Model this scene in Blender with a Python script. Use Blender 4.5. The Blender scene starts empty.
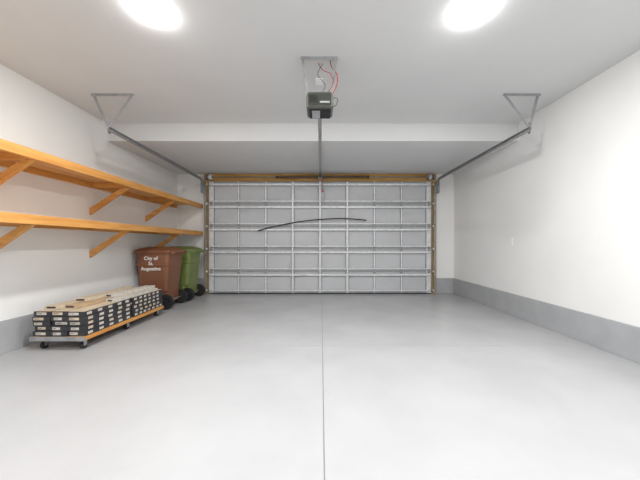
import bpy, bmesh, math, random
from mathutils import Vector, Matrix
random.seed(4)
sc = bpy.context.scene
sc.view_settings.view_transform = 'Standard'
sc.view_settings.look = 'None'

# ------------------------------------------------------------ materials
def lin(c):
    return tuple(((v/255)/12.92 if v/255 <= 0.04045 else ((v/255+0.055)/1.055)**2.4) for v in c)+(1.0,)
def mat(name, rgb, rough=0.6, metal=0.0, rgb2=None, scale=8.0, stretch=(1,1,1), bump=0.0, bscale=None, detail=4, lo=0.35, hi=0.65):
    m = bpy.data.materials.new(name); m.use_nodes = True
    nt = m.node_tree; b = nt.nodes['Principled BSDF']
    b.inputs['Roughness'].default_value = rough
    b.inputs['Metallic'].default_value = metal
    if rgb2 is None: rgb2 = tuple(max(0, v-4) for v in rgb)
    tc = nt.nodes.new('ShaderNodeTexCoord'); mp = nt.nodes.new('ShaderNodeMapping')
    mp.inputs['Scale'].default_value = stretch
    nz = nt.nodes.new('ShaderNodeTexNoise'); nz.inputs['Scale'].default_value = scale; nz.inputs['Detail'].default_value = detail
    cr = nt.nodes.new('ShaderNodeValToRGB')
    cr.color_ramp.elements[0].position = lo; cr.color_ramp.elements[1].position = hi
    cr.color_ramp.elements[0].color = lin(rgb2); cr.color_ramp.elements[1].color = lin(rgb)
    nt.links.new(tc.outputs['Object'], mp.inputs['Vector']); nt.links.new(mp.outputs[0], nz.inputs['Vector'])
    nt.links.new(nz.outputs['Fac'], cr.inputs['Fac']); nt.links.new(cr.outputs['Color'], b.inputs['Base Color'])
    if bump:
        n2 = nt.nodes.new('ShaderNodeTexNoise'); n2.inputs['Scale'].default_value = bscale or scale*4
        nt.links.new(mp.outputs[0], n2.inputs['Vector'])
        bp = nt.nodes.new('ShaderNodeBump'); bp.inputs['Strength'].default_value = bump; bp.inputs['Distance'].default_value = 0.01
        nt.links.new(n2.outputs['Fac'], bp.inputs['Height']); nt.links.new(bp.outputs[0], b.inputs['Normal'])
    return m
def emis(name, rgb, s):
    m = bpy.data.materials.new(name); m.use_nodes = True
    b = m.node_tree.nodes['Principled BSDF']
    b.inputs['Base Color'].default_value = lin(rgb)
    b.inputs['Emission Color'].default_value = lin(rgb); b.inputs['Emission Strength'].default_value = s
    return m

M_wall = mat('wall_paint', (242,242,241), 0.75, rgb2=(239,239,238), scale=1.5, bump=0.08, bscale=60)
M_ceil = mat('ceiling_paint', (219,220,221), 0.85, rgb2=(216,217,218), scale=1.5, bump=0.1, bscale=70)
M_floor = mat('floor_coating', (182,183,185), 0.27, rgb2=(175,176,178), scale=1.6, bump=0.06, bscale=60, detail=8)
M_joint = mat('floor_joint', (128,129,130), 0.9)
M_joint2 = mat('floor_joint_faint', (164,165,166), 0.9)
M_curb = mat('curb_paint', (174,176,179), 0.65, rgb2=(167,169,172), scale=5, bump=0.15, bscale=40)
M_pine = mat('pine', (220,162,90), 0.55, rgb2=(200,138,68), scale=6, stretch=(4,0.35,4), bump=0.1)
M_pineX = mat('pine_cross', (222,166,94), 0.55, rgb2=(200,140,72), scale=6, stretch=(0.6,4,4), bump=0.1)
M_ply = mat('shelf_ply', (228,184,126), 0.6, rgb2=(208,156,98), scale=4, stretch=(5,0.4,4))
M_header = mat('header_wood', (202,160,92), 0.6, rgb2=(180,136,70), scale=6, stretch=(0.4,4,4))
M_jamb = mat('jamb_wood', (188,156,92), 0.6, rgb2=(164,130,72), scale=6, stretch=(4,4,0.4))
M_door = mat('door_panel_steel', (198,200,203), 0.5, 0.0, rgb2=(191,193,196), scale=2)
M_strut = mat('galvanised_strut', (230,232,234), 0.4, 0.1, rgb2=(212,214,217), scale=14)
M_rail = mat('galvanised_rail', (180,182,185), 0.45, 0.1, rgb2=(166,168,171), scale=14)
M_gap = mat('dark_gap', (96,98,100), 0.8)
M_steel = mat('track_steel', (168,170,172), 0.45, 0.4, rgb2=(150,152,154), scale=12)
M_spring = mat('spring_steel', (100,82,60), 0.5, 0.3)
M_cone = mat('spring_cone', (90,80,64), 0.5, 0.3)
M_dark = mat('black_plastic', (26,26,27), 0.5)
M_rubber = mat('rubber', (30,30,31), 0.75)
M_brown = mat('brown_plastic', (130,85,60), 0.42, rgb2=(120,77,54), scale=3, bump=0.05, bscale=120)
M_brown2 = mat('brown_plastic_lid', (124,80,56), 0.42)
M_green = mat('green_plastic', (118,134,74), 0.42, rgb2=(109,124,66), scale=3, bump=0.05, bscale=120)
M_green2 = mat('green_plastic_lid', (112,126,72), 0.42)
M_white = mat('white_print', (240,240,236), 0.6)
M_card = mat('carton_black', (58,57,60), 0.5, rgb2=(44,44,48))
M_carton = mat('carton_kraft', (196,170,138), 0.7, rgb2=(176,150,118), scale=10)
M_label = mat('carton_label', (214,208,198), 0.6, rgb2=(188,182,172), scale=20)
M_tan = mat('plank_tan', (216,202,180), 0.6, rgb2=(190,172,146), scale=8, stretch=(4,0.5,4))
M_op = mat('opener_housing', (84,86,80), 0.5)
M_op2 = mat('opener_panel', (58,62,56), 0.5)
M_red = mat('red_wire', (170,30,26), 0.5)
M_trim = mat('light_trim', (244,244,244), 0.5)
M_lens = emis('led_lens', (255,253,250), 130.0)

# ------------------------------------------------------------ mesh builder
class MB:
    def __init__(s, name): s.name=name; s.bm=bmesh.new(); s.mats=[]
    def mi(s, m):
        if m not in s.mats: s.mats.append(m)
        return s.mats.index(m)
    def faces(s, verts, faces, m, smooth=False):
        i = s.mi(m); vs=[s.bm.verts.new(v) for v in verts]
        for f in faces:
            try:
                fc = s.bm.faces.new([vs[k] for k in f]); fc.material_index=i; fc.smooth=smooth
            except ValueError: pass
    def box(s, lo, hi, m, rot=None, piv=None):
        x0,y0,z0=lo; x1,y1,z1=hi
        v=[Vector(p) for p in [(x0,y0,z0),(x1,y0,z0),(x1,y1,z0),(x0,y1,z0),(x0,y0,z1),(x1,y0,z1),(x1,y1,z1),(x0,y1,z1)]]
        if rot is not None:
            c = Vector(piv) if piv is not None else sum(v, Vector())/8
            v=[rot@(p-c)+c for p in v]
        s.faces(v,[(3,2,1,0),(4,5,6,7),(0,1,5,4),(1,2,6,5),(2,3,7,6),(3,0,4,7)],m)
    def bar(s, a, b, w, h, m, up=(0,0,1)):
        a=Vector(a); b=Vector(b); d=(b-a).normalized(); u=Vector(up)
        if abs(d.dot(u))>0.99: u=Vector((0,1,0))
        r=d.cross(u).normalized(); u=r.cross(d).normalized()
        v=[]
        for p in (a,b):
            for sx,sy in ((-1,-1),(1,-1),(1,1),(-1,1)): v.append(p+r*sx*w/2+u*sy*h/2)
        s.faces(v,[(3,2,1,0),(4,5,6,7),(0,1,5,4),(1,2,6,5),(2,3,7,6),(3,0,4,7)],m)
    def tube(s, pts, r, m, n=10, closed_caps=True):
        pts=[Vector(p) for p in pts]; rings=[]; prev=None
        for i,p in enumerate(pts):
            d=(pts[min(i+1,len(pts)-1)]-pts[max(i-1,0)]).normalized()
            if prev is None:
                u=Vector((0,0,1)) if abs(d.z)<0.9 else Vector((0,1,0))
            else: u=prev
            u=(u-d*d.dot(u)).normalized(); prev=u; w=d.cross(u)
            rings.append([p+(u*math.cos(2*math.pi*k/n)+w*math.sin(2*math.pi*k/n))*r for k in range(n)])
        s.loft(rings,m,True)
    def loft(s, rings, m, smooth=False, cap0=True, cap1=True):
        n=len(rings[0]); v=[p for r in rings for p in r]; f=[]
        for i in range(len(rings)-1):
            for k in range(n):
                f.append((i*n+k, i*n+(k+1)%n, (i+1)*n+(k+1)%n, (i+1)*n+k))
        if cap0: f.append(tuple(range(n))[::-1])
        if cap1: f.append(tuple((len(rings)-1)*n+k for k in range(n)))
        s.faces(v,f,m,smooth)
    def cyl(s, a, b, r, m, n=24): s.tube([a,b],r,m,n)
    def done(s, bevel=0.0, loc=None, autos=True):
        bmesh.ops.recalc_face_normals(s.bm, faces=s.bm.faces)
        me=bpy.data.meshes.new(s.name); s.bm.to_mesh(me); s.bm.free()
        for m in s.mats: me.materials.append(m)
        o=bpy.data.objects.new(s.name,me); sc.collection.objects.link(o)
        if loc: o.location=loc
        if bevel:
            b=o.modifiers.new('bevel','BEVEL'); b.width=bevel; b.segments=2; b.limit_method='ANGLE'; b.angle_limit=math.radians(50)
        return o
def rrect(x0,x1,y0,y1,r,z,n=5):
    pts=[]
    for cx,cy,a0 in ((x1-r,y1-r,0),(x0+r,y1-r,90),(x0+r,y0+r,180),(x1-r,y0+r,270)):
        for k in range(n+1):
            a=math.radians(a0+90*k/n); pts.append(Vector((cx+r*math.cos(a),cy+r*math.sin(a),z)))
    return pts

# ------------------------------------------------------------ dimensions
XL,XR=-3.12,2.88; YB,YD=-1.0,6.16; ZC=2.83; ZS=2.575; YS=4.15; H=1.085
CX=-0.02; DW=2.38; DH=2.40

# ------------------------------------------------------------ room shell
b=MB('floor'); b.box((XL-0.15,YB-0.15,-0.1),(XR+0.15,YD+0.3,0),M_floor); b.done()
b=MB('trim_1'); b.box((0.013,YB,0.0),(0.019,YD-0.1,0.0012),M_joint); b.done()
b=MB('trim_2'); b.box((XL+0.02,3.0,0.0),(XR-0.02,3.005,0.001),M_joint2); b.done()
b=MB('wall_left'); b.box((XL-0.15,YB-0.15,0),(XL,YD+0.15,ZC),M_wall); b.done()
b=MB('wall_right'); b.box((XR,YB-0.15,0),(XR+0.15,YD+0.15,ZC),M_wall); b.done()
b=MB('wall_rear'); b.box((XL,YB-0.15,0),(XR,YB,ZC),M_wall); b.done()
b=MB('wall_door_side')
b.box((XL,YD,0),(CX-DW,YD+0.15,ZC),M_wall); b.box((CX+DW,YD,0),(XR,YD+0.15,ZC),M_wall); b.box((CX-DW,YD,DH),(CX+DW,YD+0.15,ZC),M_wall); b.done()
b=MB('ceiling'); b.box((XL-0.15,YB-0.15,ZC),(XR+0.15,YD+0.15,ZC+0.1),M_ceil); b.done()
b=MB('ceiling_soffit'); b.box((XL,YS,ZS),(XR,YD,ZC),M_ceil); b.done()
CH=0.325
b=MB('baseboard_left'); b.box((XL,YB,0),(XL+0.02,YD,CH),M_curb); b.done(0.004)
b=MB('baseboard_right'); b.box((XR-0.02,YB,0),(XR,YD,CH),M_curb); b.done(0.004)
b=MB('baseboard_door_side'); b.box((XL+0.02,YD-0.02,0),(CX-DW-0.13,YD,CH),M_curb); b.box((CX+DW+0.13,YD-0.02,0),(XR-0.02,YD,CH),M_curb); b.done(0.004)

# ------------------------------------------------------------ garage door
b=MB('garage_door')
y0=6.09
n=5; sh=DH/n
b.box((-DW+0.01,y0,0.015),(DW-0.01,y0+0.02,DH),M_door)
def strut(zt,hh,dep=0.05):
    b.box((-DW+0.02,y0-0.028-dep,zt-hh),(DW-0.02,y0-0.024-dep,zt+hh),M_strut)
    b.box((-DW+0.02,y0-0.024-dep,zt+hh-0.004),(DW-0.02,y0-0.026,zt+hh),M_strut)
    b.box((-DW+0.02,y0-0.024-dep,zt-hh),(DW-0.02,y0-0.026,zt-hh+0.004),M_strut)
    b.box((-DW+0.02,y0-0.030,zt-hh-0.014),(DW-0.02,y0-0.026,zt-hh),M_rail)
for i in range(n):
    z0=i*sh+0.015 if i==0 else i*sh; z1=(i+1)*sh
    b.box((-DW+0.01,y0-0.016,z0+0.003),(DW-0.01,y0-0.001,z0+0.018),M_rail)
    b.box((-DW+0.01,y0-0.016,z1-0.018),(DW-0.01,y0-0.001,z1-0.003),M_rail)
    b.box((-DW+0.02,y0-0.010,z1-0.003),(DW-0.02,y0-0.001,z1+0.003),M_gap)
    for k in range(9):
        x=-2.32+k*0.58; w=0.018 if 0<k<8 else 0.05
        if k in (3,4,5): w=0.03
        if i>0:
            b.box((x-0.026,y0-0.030,z0-0.045),(x+0.026,y0-0.0245,z0+0.045),M_steel)
            b.tube([(x-0.03,y0-0.034,z0),(x+0.03,y0-0.034,z0)],0.008,M_rail,8)
        b.box((x-w,y0-0.024,z0+0.004),(x+w,y0-0.020,z1-0.004),M_strut)
        for s in (-1,1):
            xs=x+s*(w+0.003)
            b.box((xs-0.003,y0-0.020,z0+0.019),(xs+0.003,y0-0.001,z1-0.019),M_gap)
    strut(z1-0.072,0.017,0.04)
    strut(z0+0.055,0.011,0.03)
for x in (-0.58,0.58,0.0):
    b.box((x-0.014,y0-0.082,0.03),(x+0.014,y0-0.0695,DH-0.03),M_strut)
b.box((-DW+0.01,y0-0.03,0.0),(DW-0.01,y0+0.02,0.02),M_rubber)
b.box((0.02,y0-0.09,1.95),(0.08,y0-0.069,2.28),M_steel)
for sx in (-1,1):
    for i in range(6):
        z=min(max(i*sh,0.08),2.33)
        b.tube([(sx*2.30,y0-0.06,z),(sx*2.405,y0-0.06,z)],0.006,M_steel,6)
        b.tube([(sx*2.395,y0-0.06,z),(sx*2.415,y0-0.06,z)],0.022,M_trim,12)
b.done(loc=(CX,0,0))

# jambs and header
b=MB('trim_3')
b.box((-DW-0.12,6.105,2.385),(DW+0.12,6.158,2.57),M_header)
b.box((-DW-0.12,6.105,0.0),(-DW,6.158,2.385),M_jamb); b.box((DW,6.105,0.0),(DW+0.12,6.158,2.385),M_jamb)
b.done(0.002,loc=(CX,0,0))

# torsion spring assembly
b=MB('torsion_spring_shaft')
ys,zs=6.03,2.485
b.cyl((-2.42,ys,zs),(2.42,ys,zs),0.012,M_steel,12)
for x0,x1 in ((-0.92,-0.06),(0.06,1.02)):
    pts=[]; turns=int((x1-x0)/0.022)
    for k in range(turns*8+1):
        a=k/8*2*math.pi
        pts.append((x0+(x1-x0)*k/(turns*8), ys+0.026*math.cos(a), zs+0.026*math.sin(a)))
    b.tube(pts,0.0055,M_spring,5)
    for x in (x0,x1): b.cyl((x-0.02,ys,zs),(x+0.02,ys,zs),0.030,M_cone,16)
for x in (-2.33,2.33):
    b.cyl((x-0.03,ys,zs),(x+0.03,ys,zs),0.05,M_strut,20)
    b.cyl((x-0.04,ys,zs),(x-0.03,ys,zs),0.06,M_steel,20)
for x in (-2.42,2.42,0.0):
    b.box((x-0.004,ys-0.03,zs-0.05),(x+0.004,6.104,zs+0.05),M_steel)
    b.box((x-0.03,6.098,zs-0.06),(x+0.03,6.104,zs+0.06),M_steel)
b.done(loc=(CX,0,0))

# tracks
def track(name, sx):
    b=MB(name)
    x=sx*2.43; R=0.30; zt=2.395; yv=6.03; yend=3.28
    path=[(x,yv,0.03),(x,yv,zt-R)]
    for k in range(1,9):
        a=math.radians(90*k/8); path.append((x,yv-R+R*math.cos(a),zt-R+R*math.sin(a)))
    path.append((x,yend,zt+0.01))
    pts=[Vector(p) for p in path]
    def sweep(n0,n1,l0,l1):
        rings=[]
        for i,p in enumerate(pts):
            d=(pts[min(i+1,len(pts)-1)]-pts[max(i-1,0)]).normalized()
            lat=Vector((sx,0,0)); nn=d.cross(lat).normalized()
            rings.append([p+nn*n0+lat*l0,p+nn*n1+lat*l0,p+nn*n1+lat*l1,p+nn*n0+lat*l1])
        b.loft(rings,M_steel)
    sweep(-0.022,0.022,0.013,0.016); sweep(-0.022,-0.019,-0.016,0.013); sweep(0.019,0.022,-0.016,0.013)
    b.box((min(x+sx*0.017,x+sx*0.020),yend,zt-0.0),(max(x+sx*0.017,x+sx*0.020),5.7,zt+0.05),M_steel)
    for z in (0.35,0.95,1.55,2.05):
        b.box((x+sx*0.018-0.002,yv-0.01,z-0.03),(x+sx*0.018+0.002,6.104,z+0.03),M_steel)
    b.box((x+sx*0.022-0.003,yv-0.20,2.12),(x+sx*0.022+0.003,6.104,2.37),M_steel)
    b.tube([(sx*2.34,5.985,0.1),(sx*2.34,5.985,2.42)],0.003,M_rail,5)
    yh=3.33; xa,xb=(sx*2.66,sx*2.18) if sx<0 else (2.58,2.16)
    xlo,xhi=min(xa,xb),max(xa,xb)
    b.box((xlo,yh-0.02,ZC-0.005),(xhi,yh+0.02,ZC-0.0005),M_steel)
    b.box((xlo,yh-0.02,ZC-0.030),(xhi,yh-0.016,ZC-0.005),M_steel)
    xe=x+sx*0.03
    b.bar((xa-sx*0.02,yh,ZC-0.02),(xe,yh,zt+0.02),0.004,0.032,M_steel,up=(1,0,0))
    b.bar((xb+sx*0.02,yh-0.004,ZC-0.02),(xe,yh-0.004,zt+0.05),0.004,0.026,M_steel,up=(1,0,0))
    b.bar((xe,yh,zt+0.10),(xe,yh,zt-0.03),0.032,0.005,M_steel,up=(1,0,0))
    b.tube([(x-sx*0.01,yh,zt),(xe+sx*0.015,yh,zt)],0.009,M_rail,8)
    b.done(loc=(CX,0,0))
track('garage_door_track',-1); track('garage_door_track',1)

# ------------------------------------------------------------ opener
b=MB('garage_door_opener')
rings=[]
for z,i in ((2.335,0.02),(2.348,0.004),(2.37,0.0),(2.45,0.0),(2.475,0.006),(2.485,0.03)):
    rings.append(rrect(-0.138+i,0.115-i,2.61+i,2.87-i,0.03,z))
b.loft(rings,M_op,False)
b.box((-0.12,2.602,2.36),(0.097,2.612,2.46),M_op2)
for k in range(4): b.box((-0.105,2.598,2.375+k*0.018),(-0.03,2.603,2.382+k*0.018),M_dark)
b.box((-0.01,2.598,2.37),(0.08,2.603,2.385),M_rail)
b.box((-0.11,2.65,2.328),(0.09,2.84,2.337),M_dark)
b.box((-0.085,2.67,2.322),(-0.01,2.82,2.329),M_rail)
b.box((-0.19,2.655,ZC-0.006),(0.155,2.695,ZC-0.0005),M_steel); b.box((-0.19,2.655,ZC-0.030),(0.155,2.659,ZC-0.006),M_steel)
for xt,xbm in ((-0.175,-0.125),(0.14,0.105)):
    b.bar((xt,2.67,ZC-0.01),(xbm,2.67,2.46),0.024,0.004,M_steel,up=(0,1,0))
    b.bar((xt,2.685,ZC-0.01),(xbm,2.84,2.47),0.02,0.004,M_steel,up=(0,1,0))
b.bar((-0.14,2.675,2.50),(0.115,2.675,2.50),0.004,0.02,M_steel,up=(0,0,1))
b.bar((-0.012,2.84,2.365),(-0.012,5.97,2.455),0.04,0.035,M_steel)
b.box((-0.05,5.94,2.43),(0.03,5.985,2.50),M_steel)
b.box((-0.045,5.45,2.37),(0.02,5.60,2.42),M_op2)
b.bar((-0.012,5.52,2.38),(0.03,5.99,2.20),0.006,0.03,M_steel)
b.tube([(0.03,5.5,2.39),(0.034,5.5,2.2),(0.03,5.5,2.1)],0.004,M_red,6)
b.box((0.01,5.49,2.07),(0.05,5.51,2.1),M_red)
def arc(p,n=20):
    out=[]
    P=[Vector(q) for q in p]
    for i in range(len(P)-1):
        p0=P[max(i-1,0)];p1=P[i];p2=P[i+1];p3=P[min(i+2,len(P)-1)]
        for k in range(n):
            t=k/n
            out.append(0.5*((2*p1)+(-p0+p2)*t+(2*p0-5*p1+4*p2-p3)*t*t+(-p0+3*p1-3*p2+p3)*t**3))
    out.append(P[-1]); return out
b.tube(arc([(0.09,2.72,ZC-0.002),(0.10,2.70,2.76),(0.15,2.66,2.66),(0.145,2.64,2.55),(0.10,2.66,2.47)]),0.0045,M_red,6)
b.tube(arc([(-0.03,2.75,ZC-0.002),(0.02,2.72,2.74),(0.09,2.68,2.68),(0.11,2.66,2.58),(0.05,2.68,2.48)]),0.0035,M_red,6)
b.tube(arc([(0.02,2.76,ZC-0.002),(-0.03,2.72,2.70),(0.04,2.70,2.58),(-0.02,2.70,2.48)]),0.003,M_dark,6)
b.tube(arc([(0.10,2.72,2.47),(0.15,2.66,2.44),(0.145,2.63,2.37),(0.11,2.64,2.35)]),0.003,M_dark,6)
b.done(0.001)
b=MB('ceiling_outlet'); b.box((-0.06,3.0,ZC-0.012),(0.02,3.12,ZC-0.0005),M_trim); b.box((-0.045,3.02,ZC-0.02),(0.005,3.10,ZC-0.012),M_trim); b.done(0.003)

b=MB('bent_rod')
b.tube(arc([(-1.33,5.993,1.345),(-0.95,5.993,1.44),(-0.45,5.993,1.535),(0.02,5.993,1.585),(0.5,5.993,1.60),(0.96,5.993,1.565)]),0.012,M_dark,8)
b.done()

# ------------------------------------------------------------ shelves
def shelf(name, zt, braces):
    b=MB(name)
    xw=XL+0.002; xf=-2.54; ya,yb=0.6,6.10
    b.box((xf-0.04,ya,zt-0.085),(xf,yb,zt),M_pine)
    b.box((xw,ya,zt-0.085),(xw+0.038,yb,zt-0.018),M_pine)
    for k in range(3):
        w=(xf-0.04-xw)/3
        b.box((xw+k*w+0.002,ya,zt-0.017),(xw+(k+1)*w-0.002,yb,zt-0.001),M_ply)
    for y in braces:
        b.box((xw+0.039,y-0.019,zt-0.084),(xf-0.041,y+0.019,zt-0.018),M_pineX)
        v=[]
        for yy in (y-0.0195,y+0.0195):
            v+= [(xf-0.045,yy,zt-0.0855),(xf-0.145,yy,zt-0.0855),(xw,yy,zt-0.36),(xw,yy,zt-0.45)]
        b.faces(v,[(0,1,2,3),(7,6,5,4),(0,4,5,1),(1,5,6,2),(2,6,7,3),(3,7,4,0)],M_pineX)
    b.done(0.003)
shelf('wall_shelf',1.915,(1.32,2.56,3.84,5.05)); shelf('wall_shelf',1.335,(1.32,2.56,3.84,5.215))

# ------------------------------------------------------------ wheelie bins
def cart(name, cx, cy, mb, ml, text=None):
    b=MB(name)
    rings=[]
    for z,xa,xb,h in ((0.03,-0.20,0.10,0.19),(0.06,-0.225,0.115,0.205),(0.28,-0.24,0.135,0.218),(0.30,-0.242,0.20,0.220),(0.70,-0.272,0.235,0.243),
                      (0.71,-0.285,0.245,0.255),(0.735,-0.285,0.245,0.255),(0.745,-0.276,0.238,0.246),(0.90,-0.288,0.25,0.256),
                      (0.905,-0.302,0.265,0.27),(0.94,-0.302,0.265,0.27)):
        rings.append(rrect(xa,xb,-h,h,0.05,z))
    b.loft(rings,mb,False)
    rings=[]
    for z,i in ((0.925,0.0),(0.955,-0.004),(0.97,0.01),(0.99,0.05),(1.01,0.12),(1.015,0.16)):
        rings.append(rrect(-0.318+i,0.275-i*0.8,-0.282+i*0.8,0.282-i*0.8,0.055,z))
    b.loft(rings,ml,True)
    b.box((-0.335,-0.10,0.93),(-0.30,0.10,0.955),ml)
    for yy in (-0.10,0.10): b.box((-0.18,yy-0.012,1.0),(0.16,yy+0.012,1.021),ml)
    b.tube([(0.32,-0.21,0.935),(0.32,0.21,0.935)],0.015,mb,12)
    for yy in (-0.2,-0.07,0.07,0.2): b.box((0.25,yy-0.014,0.90),(0.33,yy+0.014,0.955),mb)
    for sy in (-1,1):
        for xx in (-0.20,0.16):
            v0=0.222; v1=0.246
            b.faces([(xx-0.012,sy*(v0-0.01),0.30),(xx+0.012,sy*(v0-0.01),0.30),(xx+0.014,sy*(v1-0.01),0.70),(xx-0.014,sy*(v1-0.01),0.70),
                     (xx-0.012,sy*(v0+0.006),0.30),(xx+0.012,sy*(v0+0.006),0.30),(xx+0.014,sy*(v1+0.006),0.70),(xx-0.014,sy*(v1+0.006),0.70)],
                    [(3,2,1,0),(4,5,6,7),(0,1,5,4),(1,2,6,5),(2,3,7,6),(3,0,4,7)],mb)
    b.tube([(-0.30,-0.15,0.62),(-0.30,0.15,0.62)],0.012,M_steel,10)
    b.cyl((0.205,-0.26,0.125),(0.205,0.26,0.125),0.012,M_steel,12)
    b.box((0.08,-0.18,0.09),(0.20,0.18,0.30),mb)
    for sy in (-1,1):
        rings=[]
        for yy,r in ((0.222,0.112),(0.228,0.123),(0.262,0.123),(0.268,0.112),(0.268,0.085),(0.260,0.078),(0.260,0.04),(0.274,0.036),(0.276,0.02)):
            rings.append([Vector((0.205+r*math.cos(2*math.pi*k/32),sy*yy,0.1245+r*math.sin(2*math.pi*k/32))) for k in range(32)])
        b.loft(rings,M_rubber,False)
    o=b.done(0.003,loc=(cx,cy,0))
    if text:
        for k,(line,s) in enumerate(text):
            cu=bpy.data.curves.new('label_text','FONT'); cu.body=line; cu.size=s; cu.align_x='CENTER'; cu.extrude=0.001
            cu.offset=0.001
            t=bpy.data.objects.new('label_line_%d'%(k+1),cu); sc.collection.objects.link(t)
            t.data.materials.append(M_white); t.parent=o
            t.rotation_euler=(math.radians(90),0,0)
            t.location=(-0.03,-0.262,0.81-k*0.085)
    return o
cart('wheelie_bin',-2.735,4.875,M_brown,M_brown2,[('City of',0.08),('St.',0.08),('Augustine',0.08)])
cart('wheelie_bin',-2.70,5.56,M_green,M_green2)

# ------------------------------------------------------------ dolly with flooring cartons
b=MB('platform_dolly')
xa,xb,ya,yb=-2.92,-2.38,2.86,4.30
b.box((xa,ya,0.10),(xa+0.06,yb,0.14),M_pine); b.box((xb-0.06,ya,0.10),(xb,yb,0.14),M_pine)
for y in (ya,(ya+yb)/2-0.04,yb-0.08): b.box((xa+0.06,y,0.10),(xb-0.06,y+0.08,0.138),M_pineX)
b.box((xa-0.01,ya-0.012,0.098),(xb+0.01,ya-0.001,0.142),M_steel)
for x in (xa+0.07,xb-0.07):
    for y in (ya+0.07,(ya+yb)/2,yb-0.07):
        b.box((x-0.035,y-0.035,0.092),(x+0.035,y+0.035,0.10),M_steel)
        b.box((x-0.022,y-0.02,0.03),(x-0.018,y+0.02,0.092),M_steel); b.box((x+0.018,y-0.02,0.03),(x+0.022,y+0.02,0.092),M_steel)
        b.cyl((x-0.015,y,0.038),(x+0.015,y,0.038),0.038,M_rubber,20)
b.done(0.002)

b=MB('flooring_carton_stack')
rows=5; rh=0.0475; cols=3; cw=0.172
for seg,(s0,s1) in enumerate(((2.88,3.56),(3.60,4.27))):
    for r in range(rows):
        for c in range(cols):
            jx=random.uniform(-0.005,0.005); jy=random.uniform(-0.012,0.012)
            x0=xa+0.008+c*(cw+0.006)+jx; x1=x0+cw; z0=0.1425+r*(rh+0.0025); z1=z0+rh
            a0=s0+jy; a1=s1+jy*0.5
            b.box((x0,a0,z0),(x1,a1,z1),M_card)
            w0=random.choice((0.012,0.03)); lw=random.choice((0.08,0.10,0.12))
            b.box((x0+w0,a0-0.0012,z0+0.012),(x0+w0+lw,a0-0.0002,z1-0.010),random.choice((M_label,M_label,M_tan)))
            b.box((x0+w0+0.008,a0-0.0018,z0+0.022),(x0+w0+lw*0.55,a0-0.0013,z0+0.028),M_card)
            if c==cols-1:
                y=a0+0.03+0.01*(r%2)
                while y<a1-0.07:
                    w=0.06 if seg==0 else 0.05
                    b.box((x1+0.0002,y,z0+0.011),(x1+0.0014,min(y+w,a1-0.005),z1-0.010),random.choice((M_label,M_label,M_tan)))
                    y+=w+(0.08 if seg==0 else 0.045)+random.uniform(-0.01,0.01)
            if r==rows-1: b.box((x0+0.004,a0+0.004,z1-0.001),(x1-0.004,a1-0.004,z1+0.0008),M_tan)
zt=0.1425+rows*(rh+0.0025)
for (cx,cyy,w,l,z,rot,m) in ((-2.81,3.42,0.172,0.90,0.001,1,M_tan),(-2.63,3.46,0.168,0.90,0.001,-1.5,M_carton),(-2.71,3.62,0.168,0.85,0.036,3,M_tan),
                            (-2.46,3.75,0.13,0.85,0.001,1,M_label),(-2.54,3.82,0.14,0.75,0.036,-3,M_label)):
    R=Matrix.Rotation(math.radians(rot),3,'Z'); c=(cx,cyy,zt)
    b.box((cx-w/2,cyy-l/2,zt+z),(cx+w/2,cyy+l/2,zt+z+0.032),m,rot=R,piv=c)
    b.box((cx-w/2+0.02,cyy-l/2-0.0012,zt+z+0.007),(cx+w/2-0.06,cyy-l/2-0.0002,zt+z+0.026),M_card,rot=R,piv=c)
b.done(0.001)

b=MB('wall_outlet'); b.box((XR-0.008,4.3-0.04,1.05),(XR-0.0005,4.3+0.04,1.17),M_trim)
for z in (1.085,1.135): b.box((XR-0.011,4.285,z-0.015),(XR-0.008,4.315,z+0.015),M_wall)
b.done(0.002)

# ------------------------------------------------------------ recessed lights
def downlight(x,y,p):
    b=MB('recessed_ceiling_light')
    def ring(r,z): return [Vector((r*math.cos(2*math.pi*k/40),r*math.sin(2*math.pi*k/40),z)) for k in range(40)]
    b.loft([ring(0.130,-0.0005),ring(0.128,-0.003),ring(0.112,-0.004)],M_trim,False,cap0=False,cap1=False)
    b.loft([ring(0.113,-0.003),ring(0.108,-0.016),ring(0.085,-0.026),ring(0.05,-0.031),ring(0.015,-0.032)],M_lens,True,cap0=False)
    o=b.done(loc=(x,y,ZC))
    L=bpy.data.lights.new('lamp','AREA'); L.shape='DISK'; L.size=0.15; L.energy=p; L.color=(1.0,0.995,0.985)
    lo=bpy.data.objects.new('lamp',L); sc.collection.objects.link(lo); lo.parent=o; lo.location=(0,0,-0.035)
for x,y in ((-1.27,2.13),(1.14,2.13),(-1.27,0.0),(1.14,0.0)): downlight(x,y,34)

# ------------------------------------------------------------ camera
w=bpy.data.worlds.new('world'); sc.world=w; w.use_nodes=True
w.node_tree.nodes['Background'].inputs[0].default_value=(0.8,0.85,0.9,1); w.node_tree.nodes['Background'].inputs[1].default_value=0.5
cd=bpy.data.cameras.new('camera'); cam=bpy.data.objects.new('camera',cd); sc.collection.objects.link(cam)
cd.sensor_width=36; cd.lens=284/640*36; cd.clip_start=0.05
cam.location=(0,0,H); cam.rotation_euler=(math.radians(90),0,0)
cd.shift_x=-1/640; cd.shift_y=3/640
sc.camera=cam
